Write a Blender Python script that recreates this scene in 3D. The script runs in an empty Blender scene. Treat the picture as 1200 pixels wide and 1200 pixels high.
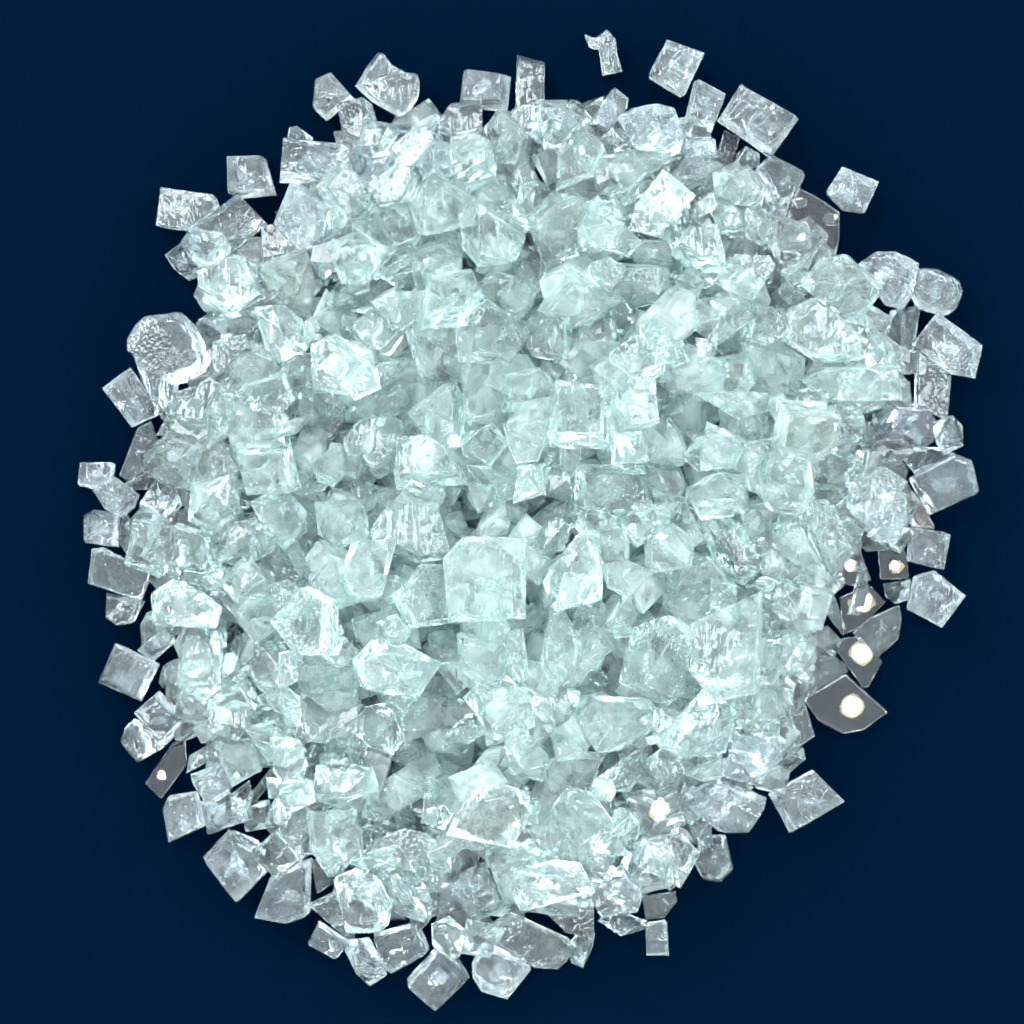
import bpy, bmesh, math, random
import numpy as np
from mathutils import Vector, Matrix, noise

scene = bpy.context.scene
R = math.radians

# ------------------------------------------------------------------ camera
S = 0.0002                 # metres of ground per photo pixel
CAM_H = 0.62
cam_data = bpy.data.cameras.new("camera")
cam = bpy.data.objects.new("camera", cam_data)
scene.collection.objects.link(cam)
cam.location = (0, 0, CAM_H)
cam_data.sensor_width = 36
cam_data.lens = 36 * CAM_H / (1200 * S)
cam_data.clip_start, cam_data.clip_end = 0.02, 50
scene.camera = cam

# ------------------------------------------------------------------ light
world = bpy.data.worlds.new("World")
scene.world = world
world.use_nodes = True
bg = world.node_tree.nodes["Background"]
bg.inputs[0].default_value = (0.90, 0.975, 1.0, 1)
WN, WL = world.node_tree.nodes, world.node_tree.links
wt = WN.new("ShaderNodeTexCoord")
wx = WN.new("ShaderNodeSeparateXYZ")
wm = WN.new("ShaderNodeMapRange")                # a white tent: bright walls, dimmer opening overhead
WL.new(wt.outputs["Generated"], wx.inputs[0])
WL.new(wx.outputs["Z"], wm.inputs[0])
for i_, v_ in enumerate((0.36, 0.94, 2.55, 1.4), 1):
    wm.inputs[i_].default_value = v_
WL.new(wm.outputs[0], bg.inputs[1])

def lamp(name, loc, size, radiance, colour=(1, 1, 1), shape='DISK', target=(0, 0, 0.01)):
    l = bpy.data.lights.new(name, 'AREA')
    l.shape = shape
    l.size = size
    area = math.pi * size * size / 4 if shape == 'DISK' else size * size
    l.energy = radiance * math.pi * area
    l.color = colour
    o = bpy.data.objects.new(name, l)
    scene.collection.objects.link(o)
    o.location = loc
    o.rotation_euler = (Vector(target) - Vector(loc)).to_track_quat('-Z', 'Y').to_euler()
    return o

lamp("softbox_key", (-0.34, 0.40, 0.62), 0.42, 10, (0.97, 0.99, 1.0), 'SQUARE')
lamp("softbox_fill", (0.50, 0.10, 0.50), 0.28, 8, (0.96, 0.98, 1.0), 'SQUARE')
lamp("strip_lamp", (0.05, -0.55, 0.30), 0.22, 10, (1, 1, 1), 'SQUARE')
LEDS = []                                        # ring of small spotlights: white core in a warm rim
for k in range(6):
    a = R(20 + 60 * k)
    p = (0.17 * math.cos(a), 0.17 * math.sin(a), 0.60)
    LEDS.append(Vector(p))
    q = (0.75, 0.9, 0.8, 0.62, 0.9, 1.3)[k]
    lamp("ring_lamp", p, 0.0078 * q, 12, (1, 0.90, 0.58))
    lamp("ring_lamp_core", (p[0] * .996, p[1] * .996, p[2] - .003), 0.0056 * q, 60, (1, 0.97, 0.88))

vs = scene.view_settings
vs.view_transform = 'Standard'
vs.look = 'None'
vs.exposure = 0.27
vs.gamma = 1
vs.use_curve_mapping = False
scene.render.engine = 'CYCLES'
cy = scene.cycles
cy.max_bounces = 16
cy.diffuse_bounces = 4
cy.glossy_bounces = 8
cy.transmission_bounces = 16
cy.transparent_max_bounces = 8
cy.sample_clamp_indirect = 8
cy.sample_clamp_direct = 0
cy.blur_glossy = 0.3
cy.use_denoising = True
cy.use_adaptive_sampling = True
cy.adaptive_threshold = 0.2
cy.adaptive_min_samples = 20

# ------------------------------------------------------------------ materials
def new_mat(name):
    m = bpy.data.materials.new(name)
    m.use_nodes = True
    m.node_tree.nodes.clear()
    return m, m.node_tree.nodes, m.node_tree.links

def nd(nodes, kind, **kw):
    n = nodes.new(kind)
    for k, v in kw.items():
        if k.startswith('i_'):
            n.inputs[k[2:]].default_value = v
        else:
            setattr(n, k, v)
    return n

def maprange(N, L, src, a, b, c, d):
    r = nd(N, 'ShaderNodeMapRange')
    r.inputs[1].default_value, r.inputs[2].default_value = a, b
    r.inputs[3].default_value, r.inputs[4].default_value = c, d
    L.new(src, r.inputs[0])
    return r.outputs[0]

def math_n(N, L, op, a, b):
    m = nd(N, 'ShaderNodeMath', operation=op)
    for i, v in enumerate((a, b)):
        if isinstance(v, (int, float)):
            m.inputs[i].default_value = v
        else:
            L.new(v, m.inputs[i])
    return m.outputs[0]

def glass_mat(name, tint, body, milk, rough, bump, crackle, facet):
    """tint: colour taken on at each crossing; body: colour of the cloudy fracture scatter;
    milk: (least, most) share of cloudy scatter; bump, crackle: surface relief."""
    m, N, L = new_mat(name)
    out = nd(N, 'ShaderNodeOutputMaterial')
    tc = nd(N, 'ShaderNodeTexCoord')
    oi = nd(N, 'ShaderNodeObjectInfo')
    off = nd(N, 'ShaderNodeVectorMath', operation='MULTIPLY_ADD')
    L.new(oi.outputs['Random'], off.inputs[0])
    off.inputs[1].default_value = (3.1, 5.7, 1.9)
    L.new(tc.outputs['Object'], off.inputs[2])
    P = off.outputs[0]
    # cloudy veins
    n1 = nd(N, 'ShaderNodeTexNoise', i_Scale=170.0, i_Detail=2.0, i_Roughness=0.6, i_Distortion=1.2)
    L.new(P, n1.inputs['Vector'])
    veil = maprange(N, L, n1.outputs[0], 0.38, 0.68, milk[0], milk[1])
    # relief: broad undulation, stretched hackle lines, crystalline crackle in patches
    n2 = nd(N, 'ShaderNodeTexNoise', i_Scale=230.0, i_Detail=1.0, i_Roughness=0.5, i_Distortion=0.8)
    L.new(P, n2.inputs['Vector'])
    rot = nd(N, 'ShaderNodeMapping')
    rot.inputs['Rotation'].default_value = (0.5, 0.3, 0.6)
    rot.inputs['Scale'].default_value = (1.0, 0.13, 0.5)
    L.new(P, rot.inputs['Vector'])
    n3 = nd(N, 'ShaderNodeTexNoise', i_Scale=1100.0, i_Detail=0.0, i_Distortion=0.6)
    L.new(rot.outputs[0], n3.inputs['Vector'])
    v1 = nd(N, 'ShaderNodeTexVoronoi', i_Scale=900.0)
    L.new(P, v1.inputs['Vector'])
    mk = nd(N, 'ShaderNodeTexNoise', i_Scale=110.0, i_Detail=0.0)
    L.new(P, mk.inputs['Vector'])
    patch = maprange(N, L, mk.outputs[0], 0.5, 0.66, 0.0, crackle)
    hack = maprange(N, L, mk.outputs[0], 0.5, 0.36, 0.0, 0.4)
    h = math_n(N, L, 'ADD', n2.outputs[0], math_n(N, L, 'MULTIPLY', n3.outputs[0], hack))
    h = math_n(N, L, 'ADD', h, math_n(N, L, 'MULTIPLY', v1.outputs[0], patch))
    bp = nd(N, 'ShaderNodeBump', i_Strength=1.0, i_Distance=bump)
    L.new(h, bp.inputs['Height'])
    # small fracture facets: each cell leans its own way
    warp = nd(N, 'ShaderNodeVectorMath', operation='MULTIPLY_ADD')
    L.new(n2.outputs['Color'], warp.inputs[0])
    warp.inputs[1].default_value = (0.003, 0.003, 0.003)
    L.new(P, warp.inputs[2])
    v2 = nd(N, 'ShaderNodeTexVoronoi', i_Scale=230.0)
    L.new(warp.outputs[0], v2.inputs['Vector'])
    lean = nd(N, 'ShaderNodeVectorMath', operation='SUBTRACT')
    L.new(v2.outputs['Color'], lean.inputs[0])
    lean.inputs[1].default_value = (0.5, 0.5, 0.5)
    ge = nd(N, 'ShaderNodeNewGeometry')
    nn = nd(N, 'ShaderNodeVectorMath', operation='MULTIPLY_ADD')
    L.new(lean.outputs[0], nn.inputs[0])
    nn.inputs[1].default_value = (facet, facet, facet)
    L.new(ge.outputs['Normal'], nn.inputs[2])
    nz = nd(N, 'ShaderNodeVectorMath', operation='NORMALIZE')
    L.new(nn.outputs[0], nz.inputs[0])
    L.new(nz.outputs[0], bp.inputs['Normal'])
    g = nd(N, 'ShaderNodeBsdfGlass', i_IOR=1.5)
    g.inputs['Color'].default_value = (*tint, 1)
    g.inputs['Roughness'].default_value = rough
    if bump > 0:
        L.new(bp.outputs[0], g.inputs['Normal'])
    elif facet > 0:
        L.new(nz.outputs[0], g.inputs['Normal'])
    d = nd(N, 'ShaderNodeBsdfDiffuse')
    d.inputs['Color'].default_value = (*body, 1)
    t = nd(N, 'ShaderNodeBsdfTranslucent')
    t.inputs['Color'].default_value = (*body, 1)
    mx = nd(N, 'ShaderNodeMixShader')
    mx.inputs[0].default_value = 0.5
    L.new(d.outputs[0], mx.inputs[1]); L.new(t.outputs[0], mx.inputs[2])
    fin = nd(N, 'ShaderNodeMixShader')
    L.new(veil, fin.inputs[0])
    L.new(g.outputs[0], fin.inputs[1]); L.new(mx.outputs[0], fin.inputs[2])
    L.new(fin.outputs[0], out.inputs['Surface'])
    return m

MATS = {
    'C': glass_mat("clear_glass",   (0.970, 0.994, 0.999), (0.74, 0.91, 0.96), (0.03, 0.14), 0.0,  0.0005, 0.5, 0.22),
    'F': glass_mat("frosty_glass",  (0.970, 0.994, 0.999), (0.79, 0.93, 0.97), (0.04, 0.22), 0.0,  0.00065, 1.0, 0.24),
    'A': glass_mat("aqua_glass",    (0.955, 0.993, 0.990), (0.83, 0.96, 0.955), (0.01, 0.12), 0.0,  0.0005, 0.6, 0.21),
    'M': glass_mat("milky_glass",   (0.950, 0.993, 0.989), (0.82, 0.96, 0.95), (0.03, 0.26), 0.01, 0.0004, 0.3, 0.20),
    'G': glass_mat("greenish_glass",(0.960, 0.992, 0.985), (0.83, 0.95, 0.91), (0.03, 0.22), 0.02, 0.0005, 0.3, 0.20),
    'V': glass_mat("violet_glass",  (0.88, 0.89, 0.92),    (0.45, 0.47, 0.54), (0.0, 0.08), 0.0, 0.0005, 0.5, 0.20),
    'P': glass_mat("peach_glass",   (0.98, 0.965, 0.95),   (0.85, 0.80, 0.75), (0.03, 0.14), 0.02, 0.0005, 0.3, 0.20),
    'L': glass_mat("smooth_glass",  (0.985, 0.996, 1.0),   (0.70, 0.86, 0.98), (0.0, 0.02), 0.0, 0.0, 0.0, 0.0),
    'W': glass_mat("crushed_glass", (0.964, 0.996, 0.993), (0.85, 0.98, 0.97), (0.22, 0.60), 0.02, 0.0, 0.0, 0.22),
    'E': glass_mat("crushed_clear_glass", (0.963, 0.994, 0.994), (0.81, 0.95, 0.96), (0.03, 0.20), 0.0, 0.0, 0.0, 0.24),
}

gm, GN, GL = new_mat("navy_backdrop_paper")
go = nd(GN, 'ShaderNodeOutputMaterial')
gd = nd(GN, 'ShaderNodeBsdfDiffuse')
gt = nd(GN, 'ShaderNodeTexCoord')
gn = nd(GN, 'ShaderNodeTexNoise', i_Scale=18.0, i_Detail=3.0)
GL.new(gt.outputs['Object'], gn.inputs['Vector'])
gr = nd(GN, 'ShaderNodeValToRGB')
gr.color_ramp.elements[0].position, gr.color_ramp.elements[1].position = 0.35, 0.7
gr.color_ramp.elements[0].color = (0.0001, 0.0038, 0.0122, 1)
gr.color_ramp.elements[1].color = (0.00013, 0.0040, 0.0129, 1)
GL.new(gn.outputs[0], gr.inputs[0])
GL.new(gr.outputs[0], gd.inputs[0])
GL.new(gd.outputs[0], go.inputs[0])

# ------------------------------------------------------------------ ground
me = bpy.data.meshes.new("backdrop")
bm = bmesh.new()
bmesh.ops.create_grid(bm, x_segments=1, y_segments=1, size=3.0)
bm.to_mesh(me); bm.free()
ground = bpy.data.objects.new("backdrop", me)
me.materials.append(gm)
ground["kind"] = "structure"
ground["label"] = "smooth dark navy blue backdrop under the glass pile"
scene.collection.objects.link(ground)

# ------------------------------------------------------------------ glass shapes
def area_c(p):
    a = cx = cyy = 0.0
    for i in range(len(p)):
        x0, y0 = p[i]; x1, y1 = p[(i + 1) % len(p)]
        w = x0 * y1 - x1 * y0
        a += w; cx += (x0 + x1) * w; cyy += (y0 + y1) * w
    a *= 0.5
    if abs(a) < 1e-12:
        return 0, sum(q[0] for q in p) / len(p), sum(q[1] for q in p) / len(p)
    return a, cx / (6 * a), cyy / (6 * a)

def min_width(p):
    best = 1e9
    for k in range(24):
        a = math.pi * k / 24
        d = [x * math.cos(a) + y * math.sin(a) for x, y in p]
        best = min(best, max(d) - min(d))
    return best

def thickness(p, kind, rng):
    w = min_width(p)
    if kind == 's':
        return max(0.0022, min(0.0042, 0.28 * w))
    if kind == 'b':
        return max(0.003, w * rng.uniform(0.75, 1.0))
    return max(0.0032, min(0.0135, w * rng.uniform(0.68, 0.92)))

def piece_bm(poly, h, kind, rng, flat=False, detail=1.0, cracks=0):
    """poly: outline about the origin (metres, seen from above); h: thickness."""
    a = area_c(poly)[0]
    size = math.sqrt(abs(a))
    if a < 0:
        poly = poly[::-1]
    bm = bmesh.new()
    def ring(sc, z, jit=0.0, shift=(0, 0), tilt=(0, 0)):
        vs_ = []
        for x, y in poly:
            k = sc * (1 + rng.uniform(-jit, jit))
            X, Y = x * k + shift[0], y * k + shift[1]
            vs_.append(bm.verts.new((X, Y, z + tilt[0] * X + tilt[1] * Y)))
        return vs_
    u = rng.uniform
    hull = True
    sh = lambda q: (u(-q, q) * size, u(-q, q) * size)
    if kind in 'cb':
        ti = (0, 0) if flat else (u(-.21, .21), u(-.21, .21))
        lo, hi = (1.0, u(.74, .93)) if rng.random() < .74 else (u(.84, .95), 1.0)
        ring(lo, 0, .015, sh(.02), (u(-.06, .06), u(-.06, .06)))
        ring(hi, h, .02, sh(.06 if hi < 1 else .02), ti)
        if rng.random() < .35:                       # a knocked-off corner
            x, y = poly[rng.randrange(len(poly))]
            bm.verts.new((x * 1.02, y * 1.02, h * .45))
    elif kind == 'k':
        for v in ring(1.0, h * .42):
            v.co.z += u(-.36, .36) * h
        n = rng.randint(2, 4)
        i0 = rng.randrange(len(poly))
        for i in range(n):
            x, y = poly[(i0 + int(i * len(poly) / n)) % len(poly)]
            f_ = u(.45, .9)
            bm.verts.new((x * f_, y * f_, h * u(.8, 1.08)))
        for i in range(3):
            x, y = poly[int(i * len(poly) / 3) % len(poly)]
            bm.verts.new((x * u(.6, .95), y * u(.6, .95), h * u(0, .08)))
    elif kind == 'r':
        ring(.72, 0); ring(.95, h * .2)
        ring(1.0, h * .5, .015)
        ring(.95, h * .82, .02, sh(.015)); ring(.78, h, .04, sh(.05), (u(-.12, .12), u(-.12, .12)))
    elif kind == 's':
        ti = (0, 0) if flat else (u(-.03, .03), u(-.03, .03))
        ring(u(.93, .97), 0, .01); ring(1.0, h * .55, 0); ring(u(.93, .985), h, .01, sh(.012), ti)
    else:
        hull = False
        ti = (u(-.1, .1), u(-.1, .1))
        rs = [ring(.9, 0), ring(1.0, h * .45), ring(.84, h, .02, sh(.03), ti)]
        n = len(poly)
        bm.faces.new(rs[0][::-1])
        bm.faces.new(rs[2])
        for A, B in zip(rs, rs[1:]):
            for i in range(n):
                bm.faces.new((A[i], A[(i + 1) % n], B[(i + 1) % n], B[i]))
    if hull:
        r = bmesh.ops.convex_hull(bm, input=bm.verts[:])
        junk = list({e for e in r['geom_interior'] + r['geom_unused'] if isinstance(e, bmesh.types.BMVert)})
        if junk:
            bmesh.ops.delete(bm, geom=junk, context='VERTS')
    if kind != 'r':
        bmesh.ops.dissolve_limit(bm, angle_limit=R(9 if kind != 's' else 4), verts=bm.verts[:], edges=bm.edges[:])
    off = {'r': .035, 's': .014}.get(kind, u(.007, .016)) * size
    if kind == 's':
        off = min(off, h * .2)
    try:
        bmesh.ops.bevel(bm, geom=bm.edges[:], offset=off, segments=1 if kind != 'r' else 2, profile=0.5,
                        affect='EDGES', clamp_overlap=True)
    except Exception:
        pass
    bmesh.ops.triangulate(bm, faces=bm.faces[:])
    Lm = size / (7.5 * detail)
    for _ in range(4):
        es = [e for e in bm.edges if e.calc_length() > Lm]
        if not es:
            break
        bmesh.ops.subdivide_edges(bm, edges=es, cuts=1, use_grid_fill=True)
        bmesh.ops.triangulate(bm, faces=[f for f in bm.faces if len(f.verts) > 3])
    bm.normal_update()
    if True:
        o = Vector((u(-50, 50), u(-50, 50), u(-50, 50)))
        # conchoidal ripples spread from one or two strike points at the rim
        strikes = [(Vector((*poly[rng.randrange(len(poly))], u(0, h))), u(22, 40)) for _ in range(2)]
        amp = {'s': .008, 'r': .026, 'k': .016}.get(kind, .010)
        rip = {'s': .002, 'r': .004}.get(kind, .007)
        if flat:
            amp, rip = .00022, 0
        mv = []
        for v in bm.verts:
            p = v.co / size
            d = amp * noise.noise(p * 1.9 + o) + amp * .45 * noise.noise(p * 5.2 + o)
            for c, fr in strikes:
                q = (v.co - c).length / size
                d += rip * math.sin(q * fr) * max(0, 1 - q * 1.1)
            mv.append(v.normal * d * size)
        for v, m_ in zip(bm.verts, mv):
            v.co += m_
    bmesh.ops.recalc_face_normals(bm, faces=bm.faces[:])
    # thin curved air gaps: the cracks one sees inside a piece
    for _ in range(cracks):
        rr_ = u(.18, .30) * min(size, 1.5 * h)
        n0 = len(bm.verts)
        ico = bmesh.ops.create_icosphere(bm, subdivisions=2, radius=1.0)['verts']
        fs = list({f for v in ico for f in v.link_faces})
        mt = Matrix.Rotation(u(0, 6.28), 3, 'Z') @ Matrix.Rotation(u(.2, 1.5), 3, 'X')
        ax, bx, bend = rr_ * u(.8, 1.1), rr_ * u(.4, .8), u(-.5, .5)
        c0 = Vector((u(-.14, .14) * size, u(-.14, .14) * size, h * u(.45, .55)))
        for v in ico:
            x, y, z = v.co
            q = Vector((x * ax, y * bx, z * .03 * rr_ + bend * rr_ * (x * x + .5 * y * y - .4)
                        + .12 * rr_ * noise.noise(Vector((x * 2, y * 2, c0.x * 900)))))
            q = mt @ q
            q.z = max(-h * .36, min(h * .36, q.z))
            v.co = c0 + q
        bmesh.ops.recalc_face_normals(bm, faces=fs)
        bmesh.ops.reverse_faces(bm, faces=fs)
    return bm

def finish_mesh(bm, name, mat, sharp):
    me = bpy.data.meshes.new(name)
    bm.to_mesh(me); bm.free()
    me.polygons.foreach_set('use_smooth', [True] * len(me.polygons))
    me.set_sharp_from_angle(angle=R(sharp))
    me.materials.append(mat)
    return me

# ------------------------------------------------------------------ height field the pieces come to rest on
GRID = 0.0006
NG = 440
HF = np.zeros((NG, NG))
XS = (np.arange(NG) - NG / 2 + .5) * GRID
def footprint(poly):
    xs = [p[0] for p in poly]; ys = [p[1] for p in poly]
    i0 = max(0, int(min(xs) / GRID + NG / 2) - 1); i1 = min(NG, int(max(xs) / GRID + NG / 2) + 2)
    j0 = max(0, int(min(ys) / GRID + NG / 2) - 1); j1 = min(NG, int(max(ys) / GRID + NG / 2) + 2)
    gx, gy = np.meshgrid(XS[i0:i1], XS[j0:j1])
    inside = np.zeros(gx.shape, bool)
    n = len(poly)
    for a in range(n):
        x0, y0 = poly[a]; x1, y1 = poly[(a + 1) % n]
        c = (y0 > gy) != (y1 > gy)
        if y0 != y1:
            inside ^= c & (gx < (x1 - x0) * (gy - y0) / (y1 - y0) + x0)
    return slice(j0, j1), slice(i0, i1), inside, gx, gy

def rest(poly, h, quant, maxslope):
    """where a piece with this outline comes to rest: (z of its underside, slope x, slope y), and raise the field."""
    sj, si, ins, gx, gy = footprint(poly)
    if ins.sum() < 4:
        return 0.0, 0.0, 0.0
    z = HF[sj, si][ins]
    x = gx[ins]; y = gy[ins]
    cx, cyy = x.mean(), y.mean()
    A = np.c_[x - cx, y - cyy, np.ones_like(x)]
    c = np.linalg.lstsq(A, z, rcond=None)[0]
    sl = math.hypot(c[0], c[1])
    f = min(1.0, maxslope / sl) if sl > 1e-9 else 0
    sx, sy = c[0] * f, c[1] * f
    base = np.quantile(z - sx * (x - cx) - sy * (y - cyy), quant)
    # never let the low side dip under the ground
    low = (base + sx * (x - cx) + sy * (y - cyy)).min()
    if low < 0:
        base -= low
    top = base + sx * (x - cx) + sy * (y - cyy) + h * .86
    sub = HF[sj, si]
    sub[ins] = np.maximum(sub[ins], top)
    return float(base), float(sx), float(sy)

def tilt_matrix(sx, sy):
    n = Vector((-sx, -sy, 1)).normalized()
    return Vector((0, 0, 1)).rotation_difference(n).to_matrix().to_4x4()

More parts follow.
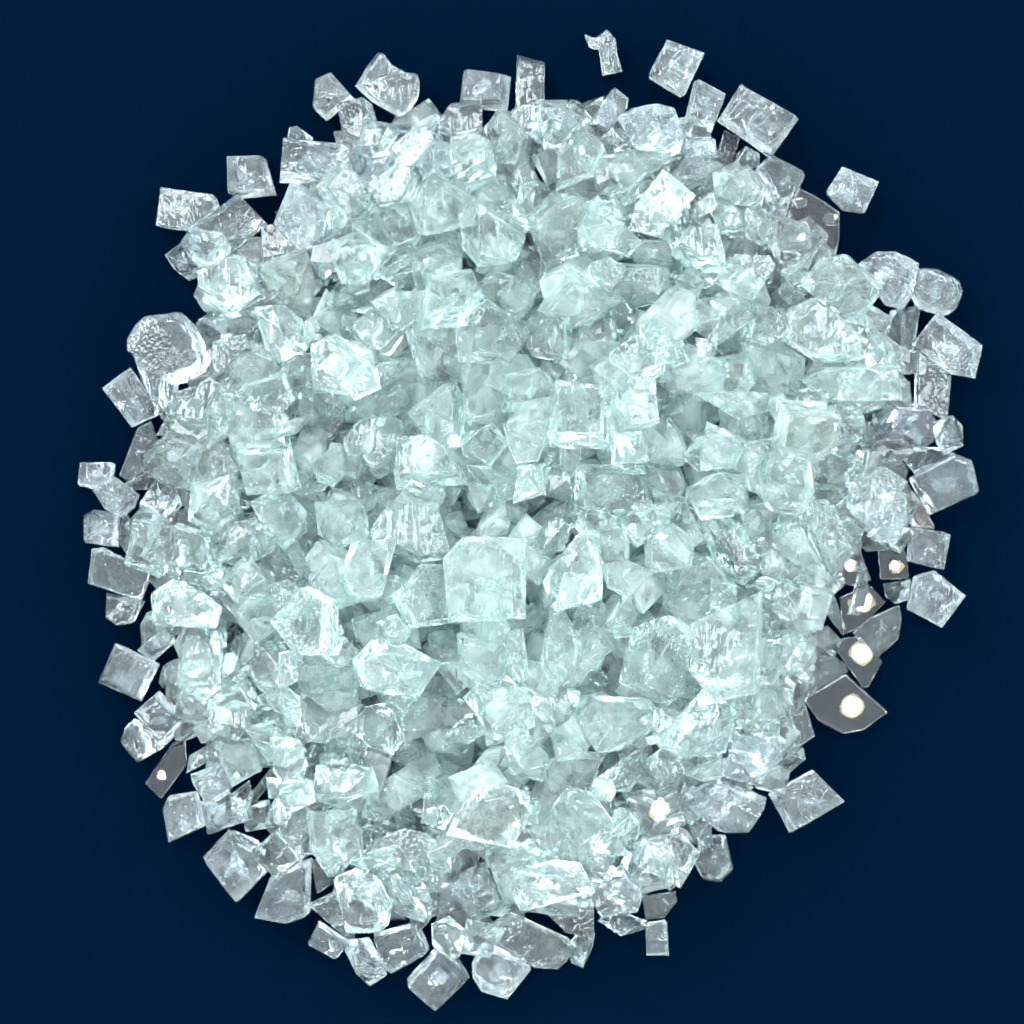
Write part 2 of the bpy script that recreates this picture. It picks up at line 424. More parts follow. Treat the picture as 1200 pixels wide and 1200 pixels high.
# ------------------------------------------------------------------ the pieces: level, kind, glass | outline (quarter pixels of the photo) | landmark | label
DATA = """
T 60 20
1cF|822,655 870,640 1000,652 1010,750 1050,825 1010,840 880,842 820,815|!small upper left cube|small frosty cube with one pointed corner, just above the long diagonal bar at upper left
1cF|520,803 770,845 800,890 700,970 640,1003 500,985 505,900|!leftmost upper slab|frosty sparkling slab jutting out furthest left at the upper left rim
2cC|610,1070 880,840 935,860 998,965 900,1055 715,1205 650,1130|!long diagonal bar|long clear diagonal bar lying over the frosty slab at the upper left rim
0kC|535,1110 620,1040 700,1170 705,1210 650,1235 575,1180||thin clear sliver
1cC|985,1000 1065,985 1130,1080 1120,1160 1000,1180 965,1090||dim clear block
T 340 20
1cF|90,330 110,280 190,245 300,370 225,435 165,475 100,410|!five-sided cube|five-sided frosty cube standing apart at the upper left rim, left of the scooped chunk
1vF|410,170 440,175 475,225 545,265 600,272 612,310 605,380 545,490 500,470 380,400 305,330 360,240|!scooped chunk|large clear chunk with a scooped hollow edge, at the top left rim of the pile
1cC|230,430 380,398 435,595 370,628 265,590|!upright grey block|upright grey clear block just below and left of the scooped chunk
0kC|-10,510 30,505 105,560 100,580 -20,575||thin pointed clear chip
2cC|-60,610 -25,575 150,580 345,620 345,790 200,780 40,775 -50,760|!long clear bar|long horizontal clear bar with a white top edge, below the upright grey block
2cM|120,790 215,675 345,780 360,810 345,870 235,955 205,900 150,840|!tilted white-edged cube|tilted cube with thick white edges resting over the end of the long horizontal bar
2cF|0,820 60,790 135,820 205,905 200,1010 140,1065 80,1075 10,1030 -30,960 -30,870|!round-cornered frosty cube|frosty cube with rounded corners just below the long horizontal bar at upper left
0kF|350,750 365,660 480,650 545,690 430,760 375,795||small rough grey chunk
1sC|480,600 560,540 655,520 665,570 620,640 580,690 540,690||clear curved flake with a white rim
1sC|650,570 770,600 740,780 640,760 600,690||dark clear triangular shard
1cC|670,520 740,420 900,400 930,440 900,540 780,570 690,560||clear block with bright vertical edges
1cF|785,380 815,240 860,230 1040,270 1055,315 1020,440 900,400 790,410|!rough top cube|rough sparkling cube with wavy top on the upper rim, left of the tall thin bar
1bC|1062,165 1130,170 1195,200 1190,400 1160,410 1055,440|!tall thin bar|tall thin upright bar standing out of the top rim beside the rough sparkling cube
0rC|1040,480 1060,430 1150,405 1250,430 1200,560 1090,540||smooth grey lump
2kM|905,540 960,450 1020,455 1100,560 1110,640 1050,690 940,690||milky faceted chunk
1cM|755,590 880,565 950,600 960,740 850,760 755,830||aqua layered block
2cM|375,800 540,690 600,750 540,870 440,880||milky square block
2cM|555,870 620,760 660,760 800,860 790,960 720,1010 600,1005||bright aqua cube with a sparkling face
1kM|355,945 440,880 545,870 600,1000 540,1090 430,1085||pale wedge
2kM|850,800 960,760 1060,860 1110,960 1060,1010 930,940 850,870||milky oval chunk
1kF|1060,870 1150,760 1250,830 1210,960 1140,990||frosty chunk
1kM|820,970 890,910 1000,960 1080,1040 1040,1150 900,1180 830,1080||cloudy round chunk
1cM|575,1080 740,1040 790,1100 780,1220 620,1230||pale aqua cube
0sC|195,970 380,940 390,1000 200,1015||thin dark slab edge
1kM|170,1060 310,1010 440,1090 380,1200 230,1220||pale aqua chunk
1kF|430,1090 550,1060 590,1130 480,1230 390,1180||sparkling chunk
2sL|-75,905 -20,890 5,925 -15,965 -62,955||tiny clear flake with a yellow glint
2sL|-45,1050 0,1030 30,1062 10,1100 -30,1095||tiny clear flake with a warm glint
2sL|130,1175 170,1165 195,1195 165,1225 135,1215||tiny bright-glinting flake
T 620 20
1vF|258,75 290,90 320,85 365,50 410,100 415,165 440,250 345,272 325,140 280,130|!T-shaped chip|small frosty T-shaped chip lying alone above the top rim of the pile
1cF|640,122 690,122 822,182 800,250 720,382 690,380 555,280 550,240 600,190|!bright-bottomed cube|cube with a bright lower edge at the upper right rim, right of the T-shaped chip
2cF|720,510 735,430 775,290 820,290 925,370 905,430 855,545 770,535|!middle rim cube|frosty cube squeezed between the bright-bottomed cube and the big oblong block at upper right
2cF|890,480 1000,300 1040,305 1220,410 1280,470 1250,560 1190,640 1140,658 980,560|!big oblong block|big oblong block with a bright white streak, at the upper right corner of the pile
2bF|290,490 385,338 450,385 450,430 400,490 330,535||small clear brick
1rC|430,490 500,452 600,438 680,455 720,580 700,645 640,665 500,620|!smooth grey top block|smooth grey rounded block on the top rim, below the cube with the bright lower edge
1kF|650,740 740,640 850,640 890,680 830,760 740,790||sparkling frosty chunk
0kC|730,560 870,560 880,640 730,650||dim clear chunk
2sV|915,530 985,565 940,710 855,740|!grey blade|upright grey blade leaning below the big oblong block at upper right
0kC|970,650 1010,610 1080,650 1080,700 960,710||small rough grey lump
0cC|1060,730 1110,670 1200,700 1280,760 1240,880 1150,920 1080,850||dim grey block
2kG|850,750 1020,700 1095,790 1090,880 960,900 880,830|!yellowish upper chunk|pale yellow-green chunk just below the upright grey blade at upper right
2bC|785,880 870,820 880,880 800,940||small dark brick
3cM|530,880 640,740 720,790 770,850 740,900 620,1010 560,1025 500,980|!milky diamond block|milky diamond-shaped block in the upper part of the pile, below the smooth grey block
2vM|160,640 245,510 350,600 360,640 310,740 240,760 150,800||pale faceted spike
1kM|320,590 400,495 470,560 485,625 360,635||pale wedge
1kM|330,680 480,625 650,640 655,700 560,780 420,850 340,800||big aqua chunk
2bM|420,830 500,770 570,760 560,800 450,870||small pale bar
1kM|45,500 100,470 190,510 160,600 60,610||cloudy chunk
0sC|60,430 180,420 255,470 210,530 120,480||flat dark flake
2kM|20,930 120,830 260,850 290,930 240,1090 100,1110||big milky chunk
1kM|280,880 400,870 430,950 300,950||small pale chunk
1cM|270,980 420,960 500,1040 440,1100 300,1060||whitish block
1kM|480,1040 640,1050 650,1140 500,1130||pale flat-topped chunk
2cM|720,1030 860,1010 920,1080 900,1180 780,1180 680,1100||pale cube with swirled face
1kM|850,880 950,890 1030,950 1000,1020 880,1000||pale aqua lump
T 860 140
1cF|420,345 495,230 570,235 670,300 660,370 605,445 510,430|!lone right cube|frosty cube standing out alone at the upper right, above the clear plate with light spots
2sL|215,500 285,300 400,360 500,430 500,560 480,640 390,660 290,650 200,680|!spotted clear plate|clear smooth plate with bright lamp spots at the upper right rim
1kG|50,440 110,410 205,470 200,550 130,600 60,570||pale greenish lump
2kM|300,720 400,650 510,640 690,800 680,840 560,980 460,940 330,850 270,790|!big aqua slab|big pale aqua slab with scratched face, below the clear plate with light spots
1rF|560,680 640,635 720,630 770,655 830,690 800,850 770,890 700,880 690,800||rough rounded lump with a bright edge
1rF|820,800 840,700 950,700 1050,760 1070,810 1040,890 980,920 860,890|!rounded corner lump|rounded clear lump on the right rim, the uppermost piece of the right-hand side
0kC|740,900 860,890 820,1000 830,1090 750,1100 665,1090||clear wedge
3vM|240,1040 280,900 390,850 460,900 560,990 650,1060 620,1130 500,1150 400,1140|!arched chunk|large arched chunk with a thick white rim in the right part of the pile
2cC|30,960 70,880 190,900 200,1000 120,1050 30,1040||cube with bright white bands
2sL|280,370 310,355 350,365 345,400 300,410||tiny clear flake with a lamp glint
2sL|425,440 450,430 495,440 480,490 440,490||tiny glinting flake
2sL|285,515 320,500 350,520 335,560 295,560||tiny clear flake with a round glint
T 870 300
2cF|790,420 780,340 830,270 900,270 1000,335 1115,430 1105,520 1080,585 960,560 830,450|!far right oblong block|large oblong block with bright edges on the right rim, below the rounded lump
1cC|805,450 850,480 965,560 945,770 880,750 800,700|!upright clear bar|upright clear bar on the right rim below the large oblong block
1cM|300,580 400,520 660,500 695,570 690,640 560,660 400,650||wide aqua block
0sC|690,700 650,580 660,500 720,510 790,600 800,700||dark clear shard
2cV|610,850 640,760 720,700 850,700 885,760 880,850 830,890 700,880|!violet block|smoky violet-tinted block on the right side of the pile
2kF|870,800 980,755 1035,800 1035,900 940,950 900,900||small frosty rim chunk
1kC|700,890 830,900 930,890 1030,930 880,980 800,1010||clear wedge
2cG|155,800 190,690 310,660 420,720 400,840 285,925 170,880||aqua cube with a yellowish side
1kF|420,700 460,670 540,700 560,780 540,850 420,870||bright crumpled chunk
2rM|75,960 160,890 270,920 285,1080 240,1180 120,1160 60,1080|!matt green-grey lump|matt frosted green-grey lump, left and slightly below the smoky violet block
1cC|285,990 370,880 550,950 480,1060 330,1060||clear striped block
1cM|625,930 690,895 780,990 770,1050 700,1060 620,990||dim clear block
2cF|465,1140 560,1030 640,1000 750,1075 740,1130 650,1230 595,1285 500,1210|!bright right cube|bright frosty cube tilted on its corner below the smoky violet block
2cC|790,1040 880,1000 990,930 1060,950 1100,1110 940,1200 890,1215 840,1180|!rightmost block|clear block with a bright white left side, on the rim below the violet block
1sM|545,850 700,690 725,715 565,875||thin slanting blade
1kM|600,470 680,460 760,490 790,550 700,530||small pale chunk
1kM|0,430 150,420 260,500 250,650 130,660 20,600||milky block
0kC|50,830 150,760 160,850 90,910||dark grey chip
1kM|250,1080 400,1090 470,1150 350,1200||pale chip
T 60 300
2cM|705,110 830,20 900,10 985,120 1005,205 850,280 800,270 720,200|!big left aqua cube|big pale aqua cube on the left side, just below the long diagonal bar
1cG|985,80 1080,20 1170,10 1210,130 1190,270 1080,250 1000,170||cloudy greyish block
0cC|660,210 740,200 800,280 960,270 950,340 800,360 770,350 690,290||dim clear slab with sparkles
1vC|400,410 440,340 500,290 640,280 700,330 770,430 785,520 770,570 600,620 590,770 540,750 480,620 440,500 400,470|!large smooth lump|largest smooth grey lump, hand-shaped, on the left rim of the pile
1cF|248,620 375,518 440,600 515,700 530,735 390,805 330,740|!tilted left cube|frosty rectangular block set at a slant on the left rim, below the large smooth lump
2cM|590,640 640,610 760,580 770,640 740,790 600,785||clear cube with a pale rim
1cC|775,390 960,350 960,430 850,500 850,590 785,590||clear box with bright vertical lines
2kM|735,840 750,680 800,595 860,610 850,720 845,830 780,850||matt tusk-shaped chunk
1rM|850,590 870,500 980,430 1090,470 1080,520 930,640 880,640||smooth domed piece
2cF|925,600 1020,530 1095,545 1135,650 1090,700 960,685||cube with a bright white corner
1kM|990,250 1100,240 1190,300 1200,420 1090,470 1020,420 970,300||milky chunk
1cM|850,730 970,690 1080,760 1100,890 990,900 870,910||pale aqua cube
2cM|890,900 1100,890 1150,990 1140,1070 1010,1090 940,1080||pale aqua square block
1cF|110,1030 130,975 240,955 290,975 280,1060 200,1095 120,1080|!leftmost cube|small frosty cube furthest left of all the pieces
1vF|190,1110 290,1040 360,1090 410,1130 390,1190 330,1240 250,1200||frosty notched chip
0sC|310,1030 380,900 400,800 460,770 495,860 440,1000 350,1060||curved clear blade
1kM|350,1060 460,1000 530,1020 450,1090 380,1095||small pale chip
1rM|470,920 600,830 700,840 760,880 660,960 700,1080 560,1050 460,980|!matt left lump|wide matt milky lump on the left, below the large smooth lump
2cF|660,940 770,860 870,920 915,1005 760,1070 700,1040||tilted sparkling cube
0cC|500,840 540,755 610,800 690,800 700,840 600,830||dim clear chip
1cC|415,1200 500,1040 610,1140 600,1210 550,1255 450,1225||grey clear block
1kM|700,1090 760,1070 880,1050 910,1150 910,1210 850,1270 770,1285 665,1235 710,1180||aqua striated block
0cC|560,1050 700,1085 710,1180 660,1210 610,1140||dim clear chunk
T 330 300
1kF|0,530 60,450 170,460 185,560 165,640 50,650||crumpled frosty chunk
1cM|185,420 260,385 350,420 400,500 300,630 200,600 180,520||bright aqua block
2cF|290,590 380,500 430,530 445,610 345,655||small bright cube
2cM|330,370 440,260 520,310 560,360 500,450 430,480||striped cube
1kM|220,200 280,110 480,100 480,170 380,245 230,215||flat aqua piece
1rM|440,220 560,160 580,240 550,310 470,270||rounded pale lump
3cM|640,210 690,140 880,110 915,195 840,300 660,330|!six-sided block|six-sided aqua block with a pale rim, upper middle of the pile
1cM|595,330 850,300 855,480 820,550 720,555 640,530|!big shield-shaped block|big aqua block like a shield, directly below the six-sided block
3cF|845,310 930,235 1060,300 1120,390 1100,480 1040,530 930,525 860,470|!bright faceted cube|bright many-faceted cube with white edges, right of the shield-like aqua block
1rM|930,140 1000,70 1180,110 1170,200 1100,275 990,240||smooth milky chunk
1kM|670,60 830,0 830,70 800,110 680,110||pale chunk
3cM|620,760 700,690 810,630 850,700 850,860 800,915 740,900 660,790|!bright slanted wedge|aqua wedge with a bright white slanted edge, in the centre left of the pile
2rM|410,880 500,760 570,790 590,870 560,980 480,1020 420,960||smooth round pale lump
1kG|285,860 340,780 420,760 420,860 400,920 300,920||yellowish chunk
1rM|150,960 270,880 290,1000 240,1060 170,1030||small round pale lump
1cM|860,560 1030,530 1040,700 1000,770 870,800||pale square block
2cM|1050,560 1190,530 1240,600 1220,700 1040,710||pale block with a white lower edge
1cM|560,1080 570,900 700,880 800,940 840,1060 700,1100||block between two white edges
0kM|320,700 560,570 640,560 620,700 500,760 330,760||long pale wedge
1kM|860,840 1000,790 1060,870 990,960 880,920||pale aqua wedge
2sC|1060,790 1250,780 1200,940 1110,950 1080,880||curved shiny flake
0sC|110,750 190,720 300,740 240,830 180,860||dark clear shard
1kM|880,1000 1100,1000 1150,1100 980,1160||striated pale chunk
0kC|430,500 560,480 580,540 470,590||dim clear wedge
T 600 300
2cF|70,340 110,285 260,290 300,350 280,480 200,500 110,450|!dark-rimmed round cube|roundish cube with a crinkled dark rim, right of the bright many-faceted cube
1rM|310,440 340,330 460,290 490,420 470,470 380,485||smooth milky lump
2cF|480,480 600,385 715,455 700,540 600,580 530,545||bright cube with a white top corner
1kM|610,330 670,270 740,380 700,440 610,370||pale pointed chip
1sC|680,580 740,450 795,420 790,480 740,560||leaf-shaped dim flake
3cF|195,880 210,700 240,620 470,640 480,700 460,890 400,915 300,910|!white-sided upright block|upright block with two bright white sides, upper right of the big central cube
1cM|415,580 620,570 640,690 630,790 490,810 480,650||smooth aqua block
1kM|720,720 780,600 890,570 930,700 860,850 800,850 740,800|!big striated oval|big oval aqua chunk with bright ridges, right of the upright white-sided block
1rM|580,860 650,790 720,790 780,900 775,975 640,960||rounded aqua chunk with a white rim
2kM|830,940 900,860 1000,830 1080,900 1040,980 900,1005||sparkling aqua chunk
1cM|820,300 870,200 1000,190 1090,250 1040,340 940,370 860,330||aqua block with a white left edge
2cF|940,120 1010,20 1150,20 1180,60 1140,150 1090,195 1000,160||frosty cube with white scratches
1kM|940,470 1090,460 1110,560 1050,650 930,580||pale milky block
1kM|150,230 270,60 400,130 500,190 300,300||flat greenish piece
1kM|20,990 130,980 130,1100 0,1140||pale milky chip
1kF|110,1000 230,970 290,990 280,1130 150,1100||crinkled white chunk
2cF|290,980 450,960 610,985 620,1170 480,1210 310,1180|!white frosty square block|white frosty square block above and right of the big central cube
1rM|620,960 760,970 800,1060 720,1170 640,1150||smooth milky block
1kM|850,1080 950,1010 1080,1020 1100,1180 920,1200 840,1150||big pale chunk with bright lower edge
1kM|870,660 1050,640 1180,660 1180,720 1050,770||whitish wide chunk
0kC|1060,770 1150,740 1180,860 1080,860||dark grey chip
1cM|1060,880 1190,870 1190,1100 1100,1080||pale upright block
1kM|480,820 600,820 620,950 480,960||pale chunk
1kM|330,70 470,30 700,50 720,180 560,220 400,140||wide milky chunk
1kM|860,400 950,410 940,500 880,540||dim aqua chip
T 60 580
1cF|145,100 190,70 320,85 330,160 310,250 240,235 150,225||clear frosty-edged cube
2sC|320,150 345,80 405,160 400,240 350,275 320,230||lens-shaped clear flake
2cM|385,310 430,110 540,125 605,155 560,365 470,350|!square left block|bright square block on the left side, right of the lens-shaped flake
1cC|575,330 610,150 780,200 790,310 750,350 600,355||clear flat block
2cC|165,390 200,255 250,245 400,330 480,370 430,500 260,440 180,415|!slanted left bar|oblong clear bar with a bright left end, on the left rim
1cC|245,580 245,460 430,500 380,600 310,618 265,610||clear half-round rim piece
3kM|490,545 510,460 600,400 740,450 805,520 790,610 600,610 510,600|!leaf-shaped left chunk|large leaf-shaped aqua chunk with curved ridges, on the left side of the pile
0kF|590,400 620,360 780,390 780,440 680,430||sparkling narrow chip
1kM|765,290 830,130 930,110 980,160 950,270 880,310||pale matt chunk
1kM|960,140 1040,150 1110,330 1050,370 960,270||pale aqua wedge
2kM|975,30 1100,-40 1200,60 1190,150 1100,220 1040,160||large aqua wedge
2sM|1090,220 1130,190 1220,360 1160,390||thin slanting blade
1kM|800,420 900,330 1010,380 1040,450 980,500 870,500||pale ridged chunk
2cM|870,560 920,480 1050,470 1100,530 1030,620 950,670 890,640||aqua cube with sparkling face
1bC|400,715 520,620 575,670 470,765||small clear brick
1cF|205,880 225,770 300,695 400,740 500,790 500,820 410,970 260,915|!lower left frosty block|large frosty sparkling block on the lower left rim, beside the small clear brick
2kM|590,830 640,670 720,650 800,680 820,860 740,930 600,870|!glinting left chunk|aqua chunk with one warm glint, right of the frosty block on the lower left rim
0kF|480,890 520,800 600,770 600,870 510,915||crumpled clear chunk
2cC|745,970 850,870 900,860 965,970 880,1120 770,1080|!tilted grey-blue cube|tilted greyish cube in the lower left part, below the aqua chunk with the warm glint
1kF|960,790 1010,700 1090,720 1130,800 1080,880 980,860||crinkled pale chunk
1cC|400,1010 430,950 500,920 620,1000 650,1060 560,1160 530,1180 440,1080||grey clear cube
2kF|315,1160 340,1090 400,1040 440,1060 540,1180 530,1200 400,1260|!rough lower left lump|rough frosty lump on the lower left rim, below the large frosty sparkling block
1bC|610,940 660,870 720,950 700,1030 640,1020||small grey brick
1kM|960,880 1090,890 1190,960 1180,1060 1050,1000||pale aqua chunk
1kM|950,1090 1090,1060 1190,1140 1180,1200 1050,1230 1000,1170||pale ridged chunk
0kF|660,1090 750,1040 820,1120 700,1170||small speckled chip
T 330 580
2cF|25,600 60,500 150,460 250,520 280,640 240,720 130,735 60,690|!crumpled bright cube|bright crumpled cube with rounded outline, left of the big central cube
3cM|740,400 760,310 820,220 850,205 1145,215 1145,440 1140,590 1110,610 850,630 780,610 740,470|!big central cube|biggest square clear cube, in the very centre of the pile
3cF|535,490 590,420 650,355 740,360 740,470 760,580 690,640 600,610|!ring-faced cube|cube with a pale ring round its face, touching the big central cube's left
1kM|180,60 380,50 400,230 260,240 190,180||striated aqua chunk
2cM|270,310 330,250 490,240 500,330 430,480 340,490 270,400||cube with a white upper edge
1cM|500,60 700,50 760,280 620,300 510,250||smooth aqua cube
2kF|430,170 480,80 520,90 510,200 450,240||narrow bright white chip
1cF|90,760 200,740 345,740 350,880 240,960 100,860||whitish frosted block
1cM|85,980 130,880 190,950 340,870 370,980 350,1050 100,1100||aqua cube with a swirled face
2kM|350,740 430,680 560,690 600,760 730,790 700,900 620,945 470,900 380,880|!wide cluster chunk|wide many-faced aqua chunk, below and left of the big central cube
2kF|330,1080 400,990 530,990 555,1140 500,1180 400,1160||frosty crumpled chunk
1cC|540,1000 620,950 740,950 730,1080 640,1110 560,1080||ribbed clear cube
1bM|765,960 890,950 930,1000 920,1070 780,1060||small aqua brick
2kM|895,960 960,890 1070,870 1180,960 1170,1080 1030,1120 950,1060|!milky six-sided lump|milky six-sided lump below the big central cube
1rM|850,650 980,650 1040,700 1040,830 980,880 940,830 860,780||curved milky chunk
2kF|1060,660 1130,650 1160,840 1110,880 1060,780||upright white-edged shard
1kM|730,790 850,790 910,850 830,915 780,860||pale greenish chip
1kM|680,660 780,640 830,740 760,790 690,760||pale greenish chunk
0kM|470,460 540,400 560,640 490,660||dim green strip
1kM|0,280 60,190 150,240 130,350 20,340||pale slanted chunk
1kM|150,380 250,310 270,400 340,490 240,520 150,450||milky facet
0kM|350,590 470,560 480,680 370,690||pale dim chunk
1kM|0,760 90,740 90,860 0,900||pale bluish chunk
1kF|0,960 80,980 80,1070 20,1090||crinkled chip
1kM|200,1120 330,1070 350,1200 220,1220||pale chunk
1kM|690,1120 800,1080 900,1110 860,1200 720,1200||pale bluish wedge
T 600 580
3kM|150,380 250,220 340,150 420,190 435,360 400,450 270,520 190,510|!white-crested chunk|rounded chunk with white crests, touching the right of the big central cube
2kC|490,720 540,610 700,540 850,600 850,700 830,850 720,1005 660,990 490,880|!large dark-faced chunk|large many-sided grey-green chunk, lower right of the big central cube
2cM|440,330 530,310 650,360 650,410 540,460 460,420||pale flat ring-like chunk
1cM|640,170 740,130 840,240 820,300 650,320||pale clear block
2kF|870,150 950,100 1060,170 1130,260 1135,330 1045,405 960,320|!pointed frosty wedge|frosty pointed wedge right of the big central cube, above a tilted dim cube
1cC|740,450 840,320 940,310 1030,430 960,540 860,580 740,490||tilted dim cube
2cM|850,700 870,590 1020,480 1190,440 1240,700 1180,900 1000,950 870,800|!largest blue-green chunk|largest blue-green chunk with scratched face, right of the grey-green many-sided chunk
2rM|140,800 180,560 240,580 300,720 290,830 190,900||oval ring-shaped chunk
0kM|300,700 370,650 440,740 400,820 310,830||small grey-green chip
2kM|280,1060 320,950 440,935 600,960 700,1060 640,1140 500,1200 370,1200|!big lower aqua chunk|big aqua chunk with rounded outline, below the grey-green many-sided chunk
2kF|680,1160 780,1000 900,900 1030,1010 1030,1150 990,1200 800,1230|!white ridged block|white ridged slab-like chunk at lower right, below the largest blue-green chunk
1kM|150,960 240,920 300,950 280,1080 200,1070||pale chip
1kM|270,540 400,470 440,550 390,610 300,580||pale notched chip
1kM|430,610 530,470 620,480 560,600 480,640||pale curved chip
1kM|480,100 620,100 770,60 700,180 600,240 540,200||aqua triangular chunk
1kC|110,230 180,130 300,120 240,260 160,280||dim bluish chunk
1cG|420,130 500,110 540,200 540,290 440,290||small yellow-green block
2sM|780,40 810,30 885,200 850,230||thin curved rim flake
1kF|860,30 1050,20 1030,90 900,100||white-edged chip
1cM|1060,40 1190,40 1190,230 1080,220||pale flat block
1sC|1030,1040 1200,1060 1160,1110 1080,1090||thin dark-edged flake
1kM|0,930 140,930 180,1100 60,1200 0,1150||milky smooth chunk
T 870 580
2cF|275,70 300,40 390,40 500,180 505,250 410,345 330,250 280,130|!scratched right cube|big striated cube with white scratches, below the matt green-grey lump at right
1kM|150,150 270,130 330,250 390,350 260,300 170,230||pale wedge
2sL|420,330 540,205 610,400 520,430 430,410|!dark clear shard with a spot|dark clear triangular shard with a lamp spot, right of the big striated cube
1cF|600,190 650,130 710,60 770,100 740,200 640,220||frosty small cube
2sL|640,250 760,240 780,300 790,400 650,400|!square spotted plate|squarish clear plate with a lamp spot near its corner, on the right rim
1cF|765,220 800,150 965,175 935,350 860,345 780,310|!right rim small cube|small sparkling cube on the right rim, above the larger frosty cube
2cF|750,480 800,370 880,350 1030,470 1000,550 915,620 850,590 770,540|!right rim frosty cube|frosty cube with a bright lower right side, on the right rim
1kC|670,420 790,400 780,490 720,510 680,480||small clear chip
2sL|460,480 600,420 680,500 560,620 480,660|!plate with the round lamp spot|dark clear plate with a round yellowish lamp spot in its middle, at right
2sC|530,650 600,580 740,520 750,580 735,680 640,760 560,690|!large plain clear plate|clear five-sided plate overlapping the plate with the round lamp spot
2sL|480,670 560,665 665,785 600,905 570,910 430,710||narrow clear shard with a warm spot
2sL|290,960 490,840 690,1020 570,1110 480,1125 360,1060|!fan-shaped plate|fan-shaped clear plate with the biggest lamp spot, at the lower right rim
2cM|110,430 150,390 340,390 390,440 350,600 230,615 120,500|!pale box|large pale aqua box with a white top edge, at right above the dim clear shards
1kM|30,650 240,640 170,760 110,880 0,860||grey-green chunk
1kM|250,640 330,720 350,780 270,820 200,870 220,740||crinkled grey-green chunk
0sC|400,740 480,800 490,830 340,930 280,950 270,820||dim flat shard
1kM|0,930 80,880 230,930 210,1080 150,1050 20,1030||pale block with a bright right edge
0sC|215,1000 300,980 350,1145 230,1220 190,1200|!grey flat piece|grey flat piece on the lower right rim, left of the fan-shaped plate
0cP|750,10 800,0 910,160 800,150||peach-tinted slab
0sC|345,345 400,380 480,600 470,640 410,560||thin dark shard
T 60 860
2cL|430,240 560,50 620,40 630,150 560,290 510,315|!slanted plate with a warm tip|slanted clear slab with a warm bright tip, on the lower left rim
1cF|510,360 540,300 680,275 720,440 600,515 550,510|!bluish-cored cube|rounded cube with a bluish core, on the lower left rim
1cF|640,150 660,110 800,20 815,90 700,170 650,190||white-edged bar
1cC|650,200 720,160 830,130 860,220 720,305 690,290||clear tilted cube
0kF|720,320 830,270 960,340 970,400 730,480 715,400||sparkling wide chunk
2sM|840,290 930,220 945,300 890,405 850,350||leaf-shaped matt flake
1bM|930,300 1050,150 1060,190 955,320||thin slanting bar
1cM|830,110 800,30 980,20 1005,130 870,215||pale frosty cube
1cF|705,590 830,450 890,440 970,510 960,560 1020,650 960,740 870,800 790,760 740,670|!big lower left block|big smooth frosty block standing out on the lower left rim
2cM|950,550 1070,440 1150,500 1190,570 1080,660 1010,620||tilted pale cube
1kM|1035,340 1070,295 1150,340 1100,440 1050,420||white-rimmed chip
0cC|960,850 1040,650 1130,600 1220,590 1215,850 1125,880|!fan-shaped clear block|fan-shaped clear block at the lower left rim, right of the big smooth frosty block
1kM|1020,210 1180,210 1230,280 1100,290 1030,300||pale striated chunk
1kM|1050,20 1170,20 1200,120 1170,200 1090,220 1050,170||bright aqua chunk
T 330 900
1bM|120,640 250,580 340,800 320,830 130,660||slanting clear bar
1cC|120,830 170,725 320,830 255,908||small clear square at the bottom rim
2kF|310,850 330,800 420,790 470,920 515,960 430,1020 365,990|!frosty bottom lump|frosty ridged lump on the bottom rim
1cC|430,780 640,720 695,855 520,955 470,920 440,850||smooth grey cube
1cC|580,1000 600,940 765,795 885,920 880,980 730,1140 690,1135|!lowest cube|clear diamond-set cube, the lowest piece of the whole pile
1cF|885,930 940,800 1020,810 1160,900 1130,980 1050,1045 930,1000|!bottom white-edged cube|cube with white lower edges on the bottom rim, right of the lowest cube
3cM|900,745 930,690 1060,660 1250,730 1360,810 1270,910 1160,905 1020,800|!long bottom slab|long slanting slab with white edges at the bottom rim, over the white-edged cube
2kM|250,520 350,460 470,490 520,640 500,730 400,780 320,750 270,620|!tall bottom aqua chunk|tall bright aqua chunk near the bottom left, above the frosty ridged lump
1cM|155,250 370,240 390,440 240,470 170,420||bright white-edged block
2sC|400,400 460,340 580,295 680,320 745,380 600,470 480,440|!curved bottom sheet|curved clear sheet with an arched rim, near the bottom of the pile
2sC|560,500 760,380 880,320 910,420 840,560 720,570 600,560||pointed clear sheet with a frosty line
0sC|540,600 680,590 790,620 800,660 640,720 540,680||dim clear sheet
2cF|790,590 870,500 950,470 1020,660 890,700 830,680|!bright bottom cube|bright cube with a white lower face near the bottom rim
1kM|975,360 1180,340 1260,440 1240,600 1050,640 1000,500||tall striated block
2bM|405,200 430,130 540,40 680,90 660,130 480,245 410,220||thick white-edged bar
3kG|760,220 880,100 1000,60 1120,100 1110,220 1040,330 880,310 770,270|!yellowish milky chunk|large yellowish milky chunk in the lower middle of the pile
1kM|0,100 140,60 150,150 60,190 0,160||striated pale chunk
1kM|170,0 400,0 410,100 240,160 150,130||wide milky chunk
1bM|220,170 400,110 410,180 220,240||pale edge-on bar
1kM|0,150 100,200 150,250 110,400 0,320||pale chunk
0sC|130,430 200,450 240,540 160,590||small dim flake
2bM|690,50 720,60 700,240 665,240||thin upright strip
T 600 860
2kM|180,390 190,310 280,265 380,290 430,360 470,420 480,470 430,520 340,530 230,460|!rounded lower lump|rounded bubbly aqua lump at lower right of the yellowish milky chunk
1cM|150,180 240,120 400,130 420,190 340,250 190,280||pale aqua bar
1kF|420,210 560,110 600,100 590,200 540,270 420,270||sparkling chunk
2cL|540,290 780,260 830,350 800,420 640,470 550,380|!block with a lamp spot|clear block with a bright round lamp spot, at the lower right
